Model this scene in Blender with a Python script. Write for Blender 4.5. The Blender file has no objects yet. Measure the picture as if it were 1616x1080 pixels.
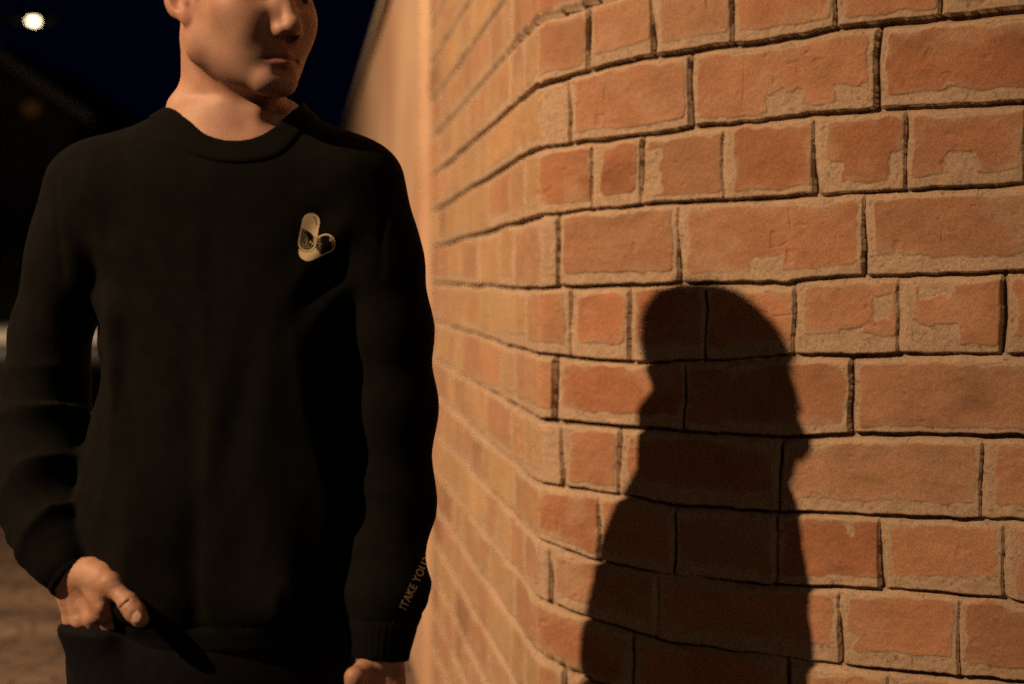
import bpy, math, random
import numpy as np
from mathutils import Vector
from mathutils.bvhtree import BVHTree

S = bpy.context.scene
COL = S.collection
random.seed(4)
R = math.radians

# ------------------------------------------------------------ camera, sky, lamps, exposure
FPX = 2000.0                     # focal length in photo pixels (photo is 1616 wide)
CH = 1.33                        # camera height
PITCH = math.atan(95 / FPX)
cd = bpy.data.cameras.new("camera"); cam = bpy.data.objects.new("camera", cd); COL.objects.link(cam)
cam.location = (0, 0, CH); cam.rotation_euler = (R(90) - PITCH, 0, 0)
cd.sensor_width = 36; cd.lens = 36 * FPX / 1616
cd.clip_start = 0.05; cd.clip_end = 2000
cd.dof.use_dof = True; cd.dof.focus_distance = 1.72; cd.dof.aperture_fstop = 2.2
S.camera = cam

W = bpy.data.worlds.new("World"); S.world = W; W.use_nodes = True
bg = W.node_tree.nodes["Background"]
bg.inputs[0].default_value = (0.10, 0.17, 1.0, 1); bg.inputs[1].default_value = 0.0028

S.view_settings.view_transform = 'Standard'; S.view_settings.look = 'None'
S.view_settings.exposure = 0; S.view_settings.gamma = 1
S.render.engine = 'CYCLES'
S.cycles.use_denoising = False
S.cycles.max_bounces = 6

KEY_POS = Vector((-5.28, -1.05, 5.58))
def spot(name, pos, target, power, color, size, blend, rad):
    l = bpy.data.lights.new(name, 'SPOT'); o = bpy.data.objects.new(name, l); COL.objects.link(o)
    l.energy = power; l.color = color; l.spot_size = R(size); l.spot_blend = blend; l.shadow_soft_size = rad
    o.location = pos
    d = Vector(target) - Vector(pos)
    o.rotation_euler = d.to_track_quat('-Z', 'Y').to_euler()
    return o
SODIUM = (1.0, 0.63, 0.35)
spot("key_street_light", KEY_POS, (-0.9, 4.0, 1.3), 4500, SODIUM, 56, 1.0, 0.045)
spot("weak_fill_light", (3.2, -9.0, 6.2), (-0.5, 2.2, 1.0), 270, SODIUM, 60, 1.0, 0.12)  # added fill from behind the camera, lifts the shadows; no lamp built here
spot("far_street_light", (-11.3, 29.9, 7.25), (-11.8, 30, 0), 4500, (1.0, 0.78, 0.50), 125, 1.0, 0.15)

# ------------------------------------------------------------ small helpers
def link(o, parent=None):
    COL.objects.link(o)
    if parent is not None: o.parent = parent
    return o
def tag(o, label=None, cat=None, group=None, kind=None):
    if label: o["label"] = label
    if cat: o["category"] = cat
    if group: o["group"] = group
    if kind: o["kind"] = kind
    return o
def empty(name, loc, label, cat, group=None):
    o = bpy.data.objects.new(name, None); o.location = loc; link(o)
    o.empty_display_size = .1
    return tag(o, label, cat, group)
def mesh_np(name, V, F, mat, parent=None, smooth=True):
    V = np.asarray(V, dtype=np.float32); F = np.asarray(F, dtype=np.int32)
    me = bpy.data.meshes.new(name)
    n, k = F.shape
    me.vertices.add(len(V)); me.vertices.foreach_set("co", V.ravel())
    me.loops.add(n * k); me.loops.foreach_set("vertex_index", F.ravel())
    me.polygons.add(n)
    me.polygons.foreach_set("loop_start", np.arange(0, n * k, k, dtype=np.int32))
    me.polygons.foreach_set("use_smooth", np.full(n, smooth))
    me.update(calc_edges=True); me.validate()
    me.materials.append(mat)
    o = bpy.data.objects.new(name, me)
    if parent is not None:
        me.transform(__import__('mathutils').Matrix.Translation(-root_loc(parent)))
    link(o, parent)
    return o
def root_loc(o):
    v = Vector(o.location)
    while o.parent is not None:
        o = o.parent; v = v + Vector(o.location)
    return v
class MB:
    """collects boxes, tubes and lathes into one mesh"""
    def __init__(s): s.v = []; s.f = []
    def box(s, a, b):
        (x0, y0, z0), (x1, y1, z1) = a, b; n = len(s.v)
        s.v += [(x0,y0,z0),(x1,y0,z0),(x1,y1,z0),(x0,y1,z0),(x0,y0,z1),(x1,y0,z1),(x1,y1,z1),(x0,y1,z1)]
        s.f += [tuple(n+i for i in q) for q in ((0,3,2,1),(4,5,6,7),(0,1,5,4),(1,2,6,5),(2,3,7,6),(3,0,4,7))]
        return s
    def tube(s, pts, rad, seg=12, cap=True):
        n0 = len(s.v); pts = [Vector(p) for p in pts]
        for i, p in enumerate(pts):
            t = (pts[min(i+1, len(pts)-1)] - pts[max(i-1, 0)]).normalized()
            a = t.orthogonal().normalized() if i == 0 else (a - t * a.dot(t)).normalized()
            b = t.cross(a); r = rad[i] if isinstance(rad, (list, tuple)) else rad
            for k in range(seg):
                q = 2*math.pi*k/seg; s.v.append(tuple(p + a*r*math.cos(q) + b*r*math.sin(q)))
        for i in range(len(pts)-1):
            for k in range(seg):
                s.f.append((n0+i*seg+k, n0+i*seg+(k+1)%seg, n0+(i+1)*seg+(k+1)%seg, n0+(i+1)*seg+k))
        if cap:
            s.f.append(tuple(n0+k for k in range(seg))[::-1]); s.f.append(tuple(n0+(len(pts)-1)*seg+k for k in range(seg)))
        return s
    def build(s, name, mat, parent=None, smooth=False):
        me = bpy.data.meshes.new(name)
        off = root_loc(parent) if parent is not None else Vector((0,0,0))
        me.from_pydata([tuple(Vector(v)-off) for v in s.v], [], s.f); me.update(); me.materials.append(mat)
        if smooth: me.polygons.foreach_set("use_smooth", [True]*len(me.polygons))
        return link(bpy.data.objects.new(name, me), parent)

# materials ----------------------------------------------------
def mat(name, col, rough=.8, **kw):
    m = bpy.data.materials.new(name); m.use_nodes = True
    b = m.node_tree.nodes["Principled BSDF"]
    b.inputs["Base Color"].default_value = (*col, 1); b.inputs["Roughness"].default_value = rough
    for k, v in kw.items(): b.inputs[k.replace("_", " ")].default_value = v
    return m
def nodes(m): return m.node_tree.nodes, m.node_tree.links, m.node_tree.nodes["Principled BSDF"]
def add_noise(m, c1, c2, scale, detail=6, lo=.35, hi=.65, bump=0, bscale=None, bdist=.001, coord="Object", stretch=None):
    N, L, b = nodes(m)
    tc = N.new("ShaderNodeTexCoord"); src = tc.outputs[coord]
    if stretch:
        mp = N.new("ShaderNodeMapping"); mp.inputs["Scale"].default_value = stretch
        L.new(src, mp.inputs[0]); src = mp.outputs[0]
    n = N.new("ShaderNodeTexNoise"); n.inputs["Scale"].default_value = scale; n.inputs["Detail"].default_value = detail
    L.new(src, n.inputs["Vector"])
    r = N.new("ShaderNodeValToRGB"); r.color_ramp.elements[0].position = lo; r.color_ramp.elements[1].position = hi
    r.color_ramp.elements[0].color = (*c1, 1); r.color_ramp.elements[1].color = (*c2, 1)
    L.new(n.outputs["Fac"], r.inputs[0]); L.new(r.outputs[0], b.inputs["Base Color"])
    if bump:
        n2 = N.new("ShaderNodeTexNoise"); n2.inputs["Scale"].default_value = bscale or scale*4; n2.inputs["Detail"].default_value = 4
        L.new(src, n2.inputs["Vector"])
        bp = N.new("ShaderNodeBump"); bp.inputs["Strength"].default_value = bump; bp.inputs["Distance"].default_value = bdist
        L.new(n2.outputs["Fac"], bp.inputs["Height"]); L.new(bp.outputs[0], b.inputs["Normal"])
    return m

# numpy noise ---------------------------------------------------
def _h(ix, iy, iz, seed):
    n = (ix.astype(np.int64)*73856093) ^ (iy.astype(np.int64)*19349663) ^ (iz.astype(np.int64)*83492791) ^ (seed*2654435761)
    n = (n ^ (n >> 13)) * 1274126177 & 0x7fffffff
    n = (n ^ (n >> 15)) * 668265263 & 0x7fffffff
    return ((n >> 7) & 0xffff).astype(np.float32) / 65535.0
def vnoise(x, y, z=None, seed=0):
    x = np.asarray(x, np.float32); y = np.asarray(y, np.float32)
    z = np.zeros_like(x) if z is None else z
    fx, fy, fz = np.floor(x), np.floor(y), np.floor(z)
    tx, ty, tz = x-fx, y-fy, z-fz
    tx = tx*tx*(3-2*tx); ty = ty*ty*(3-2*ty); tz = tz*tz*(3-2*tz)
    ix, iy, iz = fx.astype(np.int64), fy.astype(np.int64), fz.astype(np.int64)
    def pl(k):
        a = _h(ix, iy, iz+k, seed); b = _h(ix+1, iy, iz+k, seed); c = _h(ix, iy+1, iz+k, seed); d = _h(ix+1, iy+1, iz+k, seed)
        return (a+(b-a)*tx)*(1-ty) + (c+(d-c)*tx)*ty
    a = pl(0)
    return (a if z is None or not np.any(fz != fz.flat[0] if fz.size else False) and not np.any(tz) else a+(pl(1)-a)*tz)*2-1
def fbm(x, y, z=None, seed=0, oct=3):
    s = 0; a = 1; t = 0
    for k in range(oct):
        s = s + a*vnoise(x*2**k, y*2**k, None if z is None else z*2**k, seed+k*17); t += a; a *= .5
    return s/t
def sstep(a, b, x):
    t = np.clip((x-a)/(b-a), 0, 1); return t*t*(3-2*t)

# ------------------------------------------------------------ photo pixel -> ray / point at depth Y
cp, sp = math.cos(PITCH), math.sin(PITCH)
def ray(px, py):
    x = (px-808)/FPX; y = (540-py)/FPX
    return np.array([x, cp + y*sp, -sp + y*cp])
def at(px, py, Y):
    d = ray(px, py); t = Y/d[1]
    return np.array([d[0]*t, Y, CH + d[2]*t])

# ------------------------------------------------------------ brick tower: two faces meeting at a blunt corner
CY = 2.16
C0 = at(850, 445, CY)[:2]
WR = np.array([.811, -.584]); WR /= np.linalg.norm(WR)      # right face, away from the corner
WL = np.array([-.167, .986]); WL /= np.linalg.norm(WL)      # left face, away from the corner
NR = np.array([-WR[1]*-1, 0]) if False else np.array([WR[1], -WR[0]])
NL = np.array([-WL[1], WL[0]])
if NR[1] > 0: NR = -NR
if NL[0] > 0: NL = -NL
def on_face(px, py, w):
    d = ray(px, py)
    # C0 + t*w = s*d.xy
    A = np.array([[d[0], -w[0]], [d[1], -w[1]]]); s, t = np.linalg.solve(A, C0)
    return t, CH + d[2]*s
# bed joints traced along the wall: [(right-face points)], corner height and left-end height
J = [
 [(855,25),(960,0)],
 [(855,130),(925,112),(1010,89),(1100,75),(1200,63),(1322,41),(1460,26),(1616,12)],
 [(849,229),(935,219),(1035,208),(1094,196),(1185,190),(1270,178),(1353,174),(1475,165),(1616,156)],
 [(856,338),(935,329),(1023,321),(1110,315),(1237,308),(1330,304),(1426,300),(1616,286)],
 [(855,453),(960,449),(1066,444),(1240,443),(1292,436),(1475,431),(1616,424)],
 [(855,559),(930,566),(1000,569),(1130,566),(1289,558),(1460,557),(1616,558)],
 [(853,660),(987,671),(1100,680),(1228,688),(1347,683),(1511,684),(1616,685)],
 [(849,762),(958,776),(1062,797),(1200,805),(1378,811),(1555,818),(1616,820)],
 [(845,850),(947,884),(1062,907),(1200,921),(1391,930),(1582,940),(1616,949)],
 [(843,941),(951,982),(1062,1013),(1200,1031),(1324,1050),(1511,1067),(1616,1075)],
 [(842,1031),(947,1078),(1062,1108),(1200,1140),(1400,1180),(1616,1207)],
]
LEND = [217, 274, 331, 388, 445, 503, 562, 617, 676, 735, 792]     # y at x = 682 on the left face
rows = []
for j, pts in enumerate(J):
    q = sorted(on_face(*p, WR) for p in pts)
    uu = [a for a, b in q]; hh = [b for a, b in q]
    tl, hl = on_face(682, LEND[j], WL)
    h0 = hh[0]
    mid = -tl*.45; hm = h0 + (hl-h0)*.45
    rows.append((np.array([-9, -tl, mid, -.02] + [max(a, .001) for a in uu] + [9.]),
                 np.array([hl, hl, hm, h0] + hh + [hh[-1]])))
ULEN = on_face(680.5, 445, WL)[0]          # length of the left face
URIGHT = 1.9
def joint_table(us):
    T = [np.interp(us, a, b) for a, b in rows]
    T[0] = T[1] + np.interp(us, [-ULEN, 0, .4, 9], [.110, .109, .111, .113])
    pit = .1112
    up = [T[0] + pit*(k+1) for k in range(22)][::-1]
    dn = [T[-1] - pit*(k+1) for k in range(8)]
    T = np.array(up + T + dn)              # top to bottom
    for k in range(len(T)):
        T[k] += .0016*vnoise(us*9, np.full_like(us, k*3.7), seed=5) + .0008*vnoise(us*40, np.full_like(us, k*3.7), seed=6)
    return T, len(up)
# vertical joints of each course on the right face, in photo pixels
VJ = {
 1: [(925,61),(1028,46),(1151,38),(1314,18),(1479,12)],
 2: [(896,177),(1085,147),(1380,107)],
 3: [(933,275),(1009,275),(1138,260),(1282,245),(1427,214)],
 4: [(878,400),(1068,392),(1361,376)],
 5: [(897,514),(989,499),(1108,483),(1250,498),(1417,498),(1580,498)],
 6: [(871,600),(1075,622),(1338,605)],
 7: [(883,720),(973,702),(1227,733),(1548,755)],
 8: [(942,822),(1060,849),(1220,875),(1386,867),(1582,880)],
 9: [(866,902),(1033,947),(1322,991),(1512,1009)],
 10: [(995,1022),(1236,1062)],
}
rng = np.random.RandomState(11)
def build_wall():
    ufine = np.arange(-.004, .79, .00135)
    ul = np.concatenate([np.arange(-ULEN, -.35, .0045), np.arange(-.35, -.004, .0028)])
    ur = np.arange(.79, URIGHT, .008)
    us = np.concatenate([ul, ufine, ur]).astype(np.float64)
    vs = np.concatenate([np.arange(-.02, .16, .02), np.arange(.16, .72, .006), np.arange(.72, 1.72, .0015),
                         np.arange(1.72, 2.3, .006), np.arange(2.3, 4.0, .02)])
    T, nup = joint_table(us)
    nu, nv = len(us), len(vs)
    U, V = np.meshgrid(us, vs, indexing='ij'); U = U.astype(np.float32); V = V.astype(np.float32)
    Uw = U + .0022*vnoise(U*3, V*28, seed=21) + .0009*vnoise(U*60, V*55, seed=22)
    Vw = V + .0016*vnoise(U*45, V*45, seed=23)
    # course index per point
    ci = np.zeros((nu, nv), np.int32)
    for k in range(T.shape[0]): ci += (Vw < T[k][:, None])
    ci = np.clip(ci, 1, T.shape[0]-1)
    ii = np.arange(nu)[:, None]
    vt = T[ci-1, ii]; vb = T[ci, ii]
    uL = np.zeros_like(U); uR = np.zeros_like(U); bid = np.zeros((nu, nv), np.int32)
    NB = {}
    for c in range(1, T.shape[0]):
        key = c - nup      # course number: 1 lies between J0 and J1
        STR, HD = .302, .156
        if key in VJ:
            js = [on_face(x, y, WR)[0] for x, y in VJ[key]]
        else:
            js = [.05 if c % 2 else .115]
            while js[-1] < .5: js.append(js[-1] + (STR if c % 2 else HD)*rng.uniform(.95, 1.05))
        while js[-1] < URIGHT: js.append(js[-1] + (STR if (c + len(js)) % 2 else HD)*rng.uniform(.95, 1.05))
        left = [-rng.uniform(.11, .14) if c % 2 else -rng.uniform(.24, .27)]
        while left[-1] > -ULEN-.1: left.append(left[-1] - (STR if rng.rand() < .5 else HD)*rng.uniform(.94, 1.05))
        js = np.array(sorted(left + js)); NB[c] = js
        m = ci == c
        k = np.searchsorted(js, Uw[m]); k = np.clip(k, 1, len(js)-1)
        uL[m] = js[k-1]; uR[m] = js[k]; bid[m] = c*100 + k
    rb = lambda s: ((np.sin(bid*(12.9898+s) + s*78.233)*43758.5453) % 1).astype(np.float32)
    dl = Uw-uL; dr = uR-Uw; dt = vt-Vw; db = Vw-vb
    n1 = vnoise(U*55, V*55, seed=31); n2 = vnoise(U*160, V*160, seed=32); n3 = vnoise(U*16, V*16, seed=33)
    n4 = vnoise(U*330, V*330, seed=34)
    edge = .0024*n1 + .0014*n2 + .0035*n3 + .002*vnoise(U*28, V*28, seed=36)
    # mortar: struck slope at top and left of each cell, smear along bottom and right
    wt = .0115 + .008*rb(1) ; wl = .013 + .009*rb(2)
    bs = .008 + .018*rb(3)**1.3; rs = .001 + .010*rb(4)**2
    tilt = (rb(7)-.5)*.5*(Uw-(uL+uR)/2)/.2
    mort = np.zeros_like(U)
    crn = .008*rb(8)**2                                   # rounded brick corners
    def m_of(d, w): return 1 - sstep(-.0011, .0011, d - w - edge)
    mort = np.maximum(m_of(dt, wt), np.maximum(m_of(dl, wl), np.maximum(m_of(db, bs + tilt*.010), m_of(dr, rs))))
    ex = np.minimum(dl-wl, dr-rs) ; ey = np.minimum(dt-wt, db-bs)
    cr = .004 + crn
    inside_c = (ex < cr) & (ey < cr)
    dd = cr - np.hypot(cr-ex, cr-ey)
    mort = np.where(inside_c, np.maximum(mort, 1 - sstep(-.0011, .0011, dd - edge)), mort)
    dedge = np.minimum(ex, ey) - edge
    # closers at the corner are all mortar
    for (c, u0, u1) in ((2, -.004, None), (4, -.004, None), (7, -.004, None), (9, -.004, None)):
        u1 = on_face(*VJ[c][0], WR)[0]
        mort = np.where((ci == c+nup) & (Uw > u0+.004*n1) & (Uw < u1), np.maximum(mort, .92), mort)
    # extra mortar patches
    PT = [(1455,440,1508,472),(1442,512,1512,552),(1300,256,1332,292),(1402,238,1428,292),(1318,128,1372,170),(1330,524,1352,548),
          (1012,232,1046,310),(1120,196,1160,210),(1380,470,1400,500),(1330,820,1352,850),(1330,918,1350,940),(1180,410,1230,440),
          (1500,240,1540,292),(1540,700,1560,730),(1210,150,1262,185),(1515,690,1535,700),(1322,1000,1350,1040)]
    for (x0, y0, x1, y1) in PT:
        a = on_face(x0, (y0+y1)/2, WR)[0]; b = on_face(x1, (y0+y1)/2, WR)[0]
        t0 = on_face((x0+x1)/2, y0, WR)[1]; t1 = on_face((x0+x1)/2, y1, WR)[1]
        d = np.minimum(np.minimum(U-a, b-U), np.minimum(t0-V, V-t1)) + .006*n3 + .0045*vnoise(U*90, V*90, seed=35) + .002*n2
        mort = np.maximum(mort, sstep(-.0012, .0012, d)*((ci > 0)))
    # depth profile
    Dt = .005*sstep(1.45, 1.7, V) + np.where(U < 0, .014, .0115) + .0050*vnoise(U*7, ci*5.1, seed=41) + .002*n1
    Dl = (.0125 + .005*vnoise(ci*3.3 + U*2, V*14, seed=42) + .002*n1)*np.where(U < -.02, .25, 1)*(.35+.8*sstep(-.5, .3, vnoise(uL*37.7, V*9, seed=43)))
    gt = .003 + .0022*n3; gl = .0022 + .0015*n3
    top = -Dt*(1 - sstep(0, 1, (dt-gt)/(wt*.80-gt+.001)))
    lef = -Dl*(1 - sstep(0, 1, (dl-gl)/(wl*(.35+.25*rb(9))-gl+.0028)))
    h = np.minimum(top, lef)
    rnd = .0016
    h = h - np.maximum(0, rnd-db)**1*1.0 - np.maximum(0, rnd-dr)**1*1.0
    face = (1-mort)*(.0012 + .0014*(rb(5)-.4)) + .0012*n3*.7 + (rb(6)-.5)*.0035*np.clip((Uw-(uL+uR)/2)/.1, -1, 1)
    h = h + face + mort*(.0006*n1 + .0006*n2 + .0003*n4) + (1-mort)*(.00045*n1 + .00030*n2 + .00018*n4)
    pits = sstep(.62, .8, vnoise(U*75, V*75, seed=51)*.6 + n3*.5)
    h -= (1-mort)*pits*.0016
    lump = fbm(U*38, V*60, seed=52, oct=3)
    h += (1-mort)*.0010*lump - (1-mort)*.0014*sstep(.50, .75, lump)
    # hairline cracks
    CR = [[(1177,82),(1175,120),(1172,168)],[(1187,470),(1195,490),(1222,500),(1250,497)],[(1195,500),(1190,520)],
          [(1304,728),(1311,740),(1320,772)],[(1244,330),(1247,352),(1250,370)],[(1215,392),(1232,389),(1245,380)],
          [(1480,345),(1488,360),(1486,380),(1492,392)]]
    for line in CR:
        q = [on_face(x, y, WR) for x, y in line]
        for (a0, b0), (a1, b1) in zip(q[:-1], q[1:]):
            m = (U > min(a0, a1)-.01) & (U < max(a0, a1)+.01) & (V > min(b0, b1)-.01) & (V < max(b0, b1)+.01)
            ux, vx = U[m], V[m]; L2 = (a1-a0)**2+(b1-b0)**2
            tt = np.clip(((ux-a0)*(a1-a0)+(vx-b0)*(b1-b0))/L2, 0, 1)
            d = np.hypot(ux-a0-tt*(a1-a0)+.0008*n1[m], vx-b0-tt*(b1-b0)+.0006*n1[m])
            h[m] -= .0022*np.clip(1-d/.0014, 0, 1)
    # fade detail on the far left end
    # colours
    hue = rb(11); val = rb(12)
    base = np.stack([.375 + .09*(val-.5), .194 + .045*(hue-.5) + .05*(val-.5), .112 + .04*(hue-.5) + .03*(val-.5)], -1)
    lf = (U < 0)[..., None]
    yel = (rb(13) > .45)[..., None]
    base = np.where(lf & yel, base*np.array([1.06, 1.28, 1.15]), base)
    red = (rb(14) > .93)[..., None]
    base = np.where(lf & red, base*np.array([.62, .50, .50]), base)
    soot = sstep(.25, .75, fbm(U*5.5, V*9, seed=67, oct=4))[..., None]
    base = base*(1-.30*soot)
    mot = fbm(U*22, V*22, seed=61, oct=4)[..., None]; mot2 = vnoise(U*6, V*6, seed=62)[..., None]
    base = base*(1 + .16*mot + .08*mot2)
    dust = sstep(.15, .7, fbm(U*14, V*18, seed=63, oct=4))[..., None]*.42
    dust = np.where(lf, np.clip(dust+.30, 0, .8), dust)
    eb = np.exp(-np.maximum(dedge, 0)/.0065)*np.clip(.35+.55*n3+.35*n1, 0, .75)
    dust = np.clip(dust + eb[..., None], 0, .85)
    mc = np.array([.415, .305, .215])*(1 + .12*fbm(U*70, V*70, seed=64, oct=3)[..., None] + .07*mot2)
    base = base*(1-dust) + mc*dust
    specks = (vnoise(U*280, V*280, seed=65) > .72)[..., None]
    mc = np.where(specks, mc*.62, mc)
    colr = base*(1-mort[..., None]) + mc*mort[..., None]
    deep = sstep(.003, .010, -h-.002)[..., None]  # mask of the deepest recesses, coloured slightly darker
    colr = np.clip(colr*(1-.18*deep), .01, .9)
    # positions
    NB2 = (NL+NR); NB2 = NB2/np.linalg.norm(NB2)/math.cos(R(22.4))
    w = np.clip(1-np.abs(us)/.004, 0, 1)[:, None]
    nrm = np.where((us < 0)[:, None], NL, NR)*(1-w) + NB2*w
    basep = C0 + np.where((us < 0)[:, None], -us[:, None]*WL, us[:, None]*WR)
    h = h - .004*np.exp(-(U/.006)**2) + .0035*vnoise(U*4, V*4, seed=71)
    XY = basep[:, None, :] + h[..., None]*nrm[:, None, :]
    P = np.concatenate([XY, V[..., None]], -1).reshape(-1, 3)
    idx = np.arange(nu*nv).reshape(nu, nv)
    F = np.stack([idx[:-1, :-1], idx[1:, :-1], idx[1:, 1:], idx[:-1, 1:]], -1).reshape(-1, 4)
    return P, F, colr.reshape(-1, 3), us

brick = mat("brick_and_mortar", (.4, .2, .12), .93)
N, L, b = nodes(brick)
vc = N.new("ShaderNodeAttribute"); vc.attribute_name = "Col"
tc = N.new("ShaderNodeTexCoord"); ns = N.new("ShaderNodeTexNoise"); ns.inputs["Scale"].default_value = 420; ns.inputs["Detail"].default_value = 5
L.new(tc.outputs["Object"], ns.inputs["Vector"])
mr = N.new("ShaderNodeMapRange"); mr.inputs[1].default_value = .3; mr.inputs[2].default_value = .7; mr.inputs[3].default_value = .74; mr.inputs[4].default_value = 1.22
L.new(ns.outputs["Fac"], mr.inputs[0])
mx = N.new("ShaderNodeVectorMath"); mx.operation = 'SCALE'; L.new(vc.outputs["Color"], mx.inputs[0]); L.new(mr.outputs[0], mx.inputs["Scale"])
L.new(mx.outputs[0], b.inputs["Base Color"])
bp = N.new("ShaderNodeBump"); bp.inputs["Strength"].default_value = .5; bp.inputs["Distance"].default_value = .0008
ns2 = N.new("ShaderNodeTexNoise"); ns2.inputs["Scale"].default_value = 800; ns2.inputs["Detail"].default_value = 3
L.new(tc.outputs["Object"], ns2.inputs["Vector"]); L.new(ns2.outputs["Fac"], bp.inputs["Height"]); L.new(bp.outputs[0], b.inputs["Normal"])
b.inputs["Specular IOR Level"].default_value = .2

P, F, CO, us = build_wall()
tower = empty("brick_tower", (C0[0], C0[1], 0), "weathered red brick wall with a blunt corner and rough smeared mortar joints", "brick wall")
wo = mesh_np("brick_face", P, F, brick, tower)
ca = wo.data.color_attributes.new("Col", 'FLOAT_COLOR', 'POINT')
ca.data.foreach_set("color", np.concatenate([CO, np.ones((len(CO), 1))], 1).astype(np.float32).ravel())
# normal direction check: the grid's faces should look out of the wall
me = wo.data
if np.dot(np.array(me.polygons[len(me.polygons)//2].normal)[:2], NR) < 0 and np.dot(np.array(me.polygons[len(me.polygons)//2].normal)[:2], NL) < 0:
    me.flip_normals()
# the mass of masonry behind the faces
core = MB()
pA = C0 + WL*ULEN; pB = C0; pC = C0 + WR*URIGHT; pD = pC - NR*3.0; pE = pA - NL*3.0
off = .03
ring = [pA - NL*off, pB - (NL+NR)*off*.55, pC - NR*off, pD, pE]
n = len(core.v)
for z in (-.05, 3.985): core.v += [(float(q[0]), float(q[1]), z) for q in ring]
core.f += [tuple(range(5))[::-1], tuple(range(5, 10))] + [(i, (i+1) % 5, 5+(i+1) % 5, 5+i) for i in range(5)]
core.build("masonry_core", add_noise(mat("rough_masonry", (.3,.2,.14), .95), (.2,.12,.08), (.34,.24,.17), 9), tower)

# ------------------------------------------------------------ rendered wall running on from the tower
plaster = add_noise(mat("aged_render", (.42,.27,.18), .92), (.40,.245,.155), (.56,.41,.29), 1.6, 8, .3, .7, bump=.5, bscale=38, bdist=.006)
pw = MB()
Pend = C0 + WL*ULEN
topz = at(682, -178, Pend[1])[2]
def wallpt(s_, o_, z): q = Pend + WL*s_ + NL*o_; return (float(q[0]), float(q[1]), z)
def slab(mb, s0, s1, o0, o1, z0, z1, bev=.012):
    n = len(mb.v)
    for z in (z0, z1):
        mb.v += [wallpt(s0+bev, o1, z), wallpt(s1, o1, z), wallpt(s1, o0, z), wallpt(s0, o0, z), wallpt(s0, o1-bev, z)]
    mb.f += [(n, n+1, n+2, n+3, n+4), (n+9, n+8, n+7, n+6, n+5)] + [(n+i, n+5+i, n+5+(i+1) % 5, n+(i+1) % 5) for i in range(5)]
gw = empty("rendered_wall", (float(Pend[0]), float(Pend[1]), 0), "long plastered wall running away beyond the brick corner", "wall")
slab(pw, .085, 26, -.35, .022, -.05, topz-.05, .03); pw.build("wall_body", plaster, gw)
cpg = MB(); slab(cpg, .08, 26, -.40, .05, topz-.05, topz, .02); cpg.build("coping", mat("coping_stone", (.30,.25,.20), .9), gw)
jt = MB(); slab(jt, .002, .084, -.30, -.035, -.05, topz-.06, .001); jt.build("joint_strip", mat("joint_mastic", (.16,.09,.055), .9), gw)

# ------------------------------------------------------------ ground
gm = mat("paving", (.12,.10,.08), .85)
N, L, b = nodes(gm)
tc = N.new("ShaderNodeTexCoord")
mp = N.new("ShaderNodeMapping"); mp.inputs["Scale"].default_value = (.35, 1.5, 1); L.new(tc.outputs["Object"], mp.inputs[0])
n1 = N.new("ShaderNodeTexNoise"); n1.inputs["Scale"].default_value = 1.7; n1.inputs["Detail"].default_value = 7; L.new(mp.outputs[0], n1.inputs["Vector"])
cr = N.new("ShaderNodeValToRGB"); cr.color_ramp.elements[0].position = .35; cr.color_ramp.elements[1].position = .68
cr.color_ramp.elements[0].color = (.075,.052,.040,1); cr.color_ramp.elements[1].color = (.21,.155,.115,1)
L.new(n1.outputs["Fac"], cr.inputs[0])
vo = N.new("ShaderNodeTexVoronoi"); vo.inputs["Scale"].default_value = 9; L.new(tc.outputs["Object"], vo.inputs["Vector"])
vr = N.new("ShaderNodeValToRGB"); vr.color_ramp.elements[0].position = .0; vr.color_ramp.elements[1].position = .08
vr.color_ramp.elements[0].color = (.4,.4,.4,1); vr.color_ramp.elements[1].color = (1,1,1,1)
vo.feature = 'DISTANCE_TO_EDGE'; L.new(vo.outputs["Distance"], vr.inputs[0])
mm = N.new("ShaderNodeMixRGB"); mm.blend_type = 'MULTIPLY'; mm.inputs[0].default_value = 1; L.new(cr.outputs[0], mm.inputs[1]); L.new(vr.outputs[0], mm.inputs[2])
L.new(mm.outputs[0], b.inputs["Base Color"])
bp = N.new("ShaderNodeBump"); bp.inputs["Distance"].default_value = .01; L.new(vr.outputs[0], bp.inputs["Height"]); L.new(bp.outputs[0], b.inputs["Normal"])
g = MB(); n_ = len(g.v); g.v += [(-400,-200,0),(400,-200,0),(400,900,0),(-400,900,0)]; g.f.append((0,1,2,3))
tag(g.build("ground", gm), kind="structure", label="dark cobbled ground lit in patches by street lamps")
gr = MB(); gr.v += [(-90,40,.004),(-2,40,.004),(-2,140,.004),(-90,140,.004)]; gr.f.append((0,1,2,3))
tag(gr.build("grass_verge", add_noise(mat("night_grass", (.05,.06,.02), .95), (.03,.035,.012), (.07,.075,.03), 2)), kind="structure")
pa = MB(); pa.v += [(-60,25.5,.004),(-2,25.5,.004),(-2,39.6,.004),(-60,39.6,.004)]; pa.f.append((0,1,2,3))
tag(pa.build("path", add_noise(mat("pale_path", (.20,.17,.14), .9), (.15,.12,.10), (.24,.20,.16), 1.4)), kind="structure")
kb = MB(); kb.box((-60,25.2,-.02), (-2,25.45,.12)); tag(kb.build("kerb", mat("kerb_stone", (.3,.27,.24), .9)), kind="structure")

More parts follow.
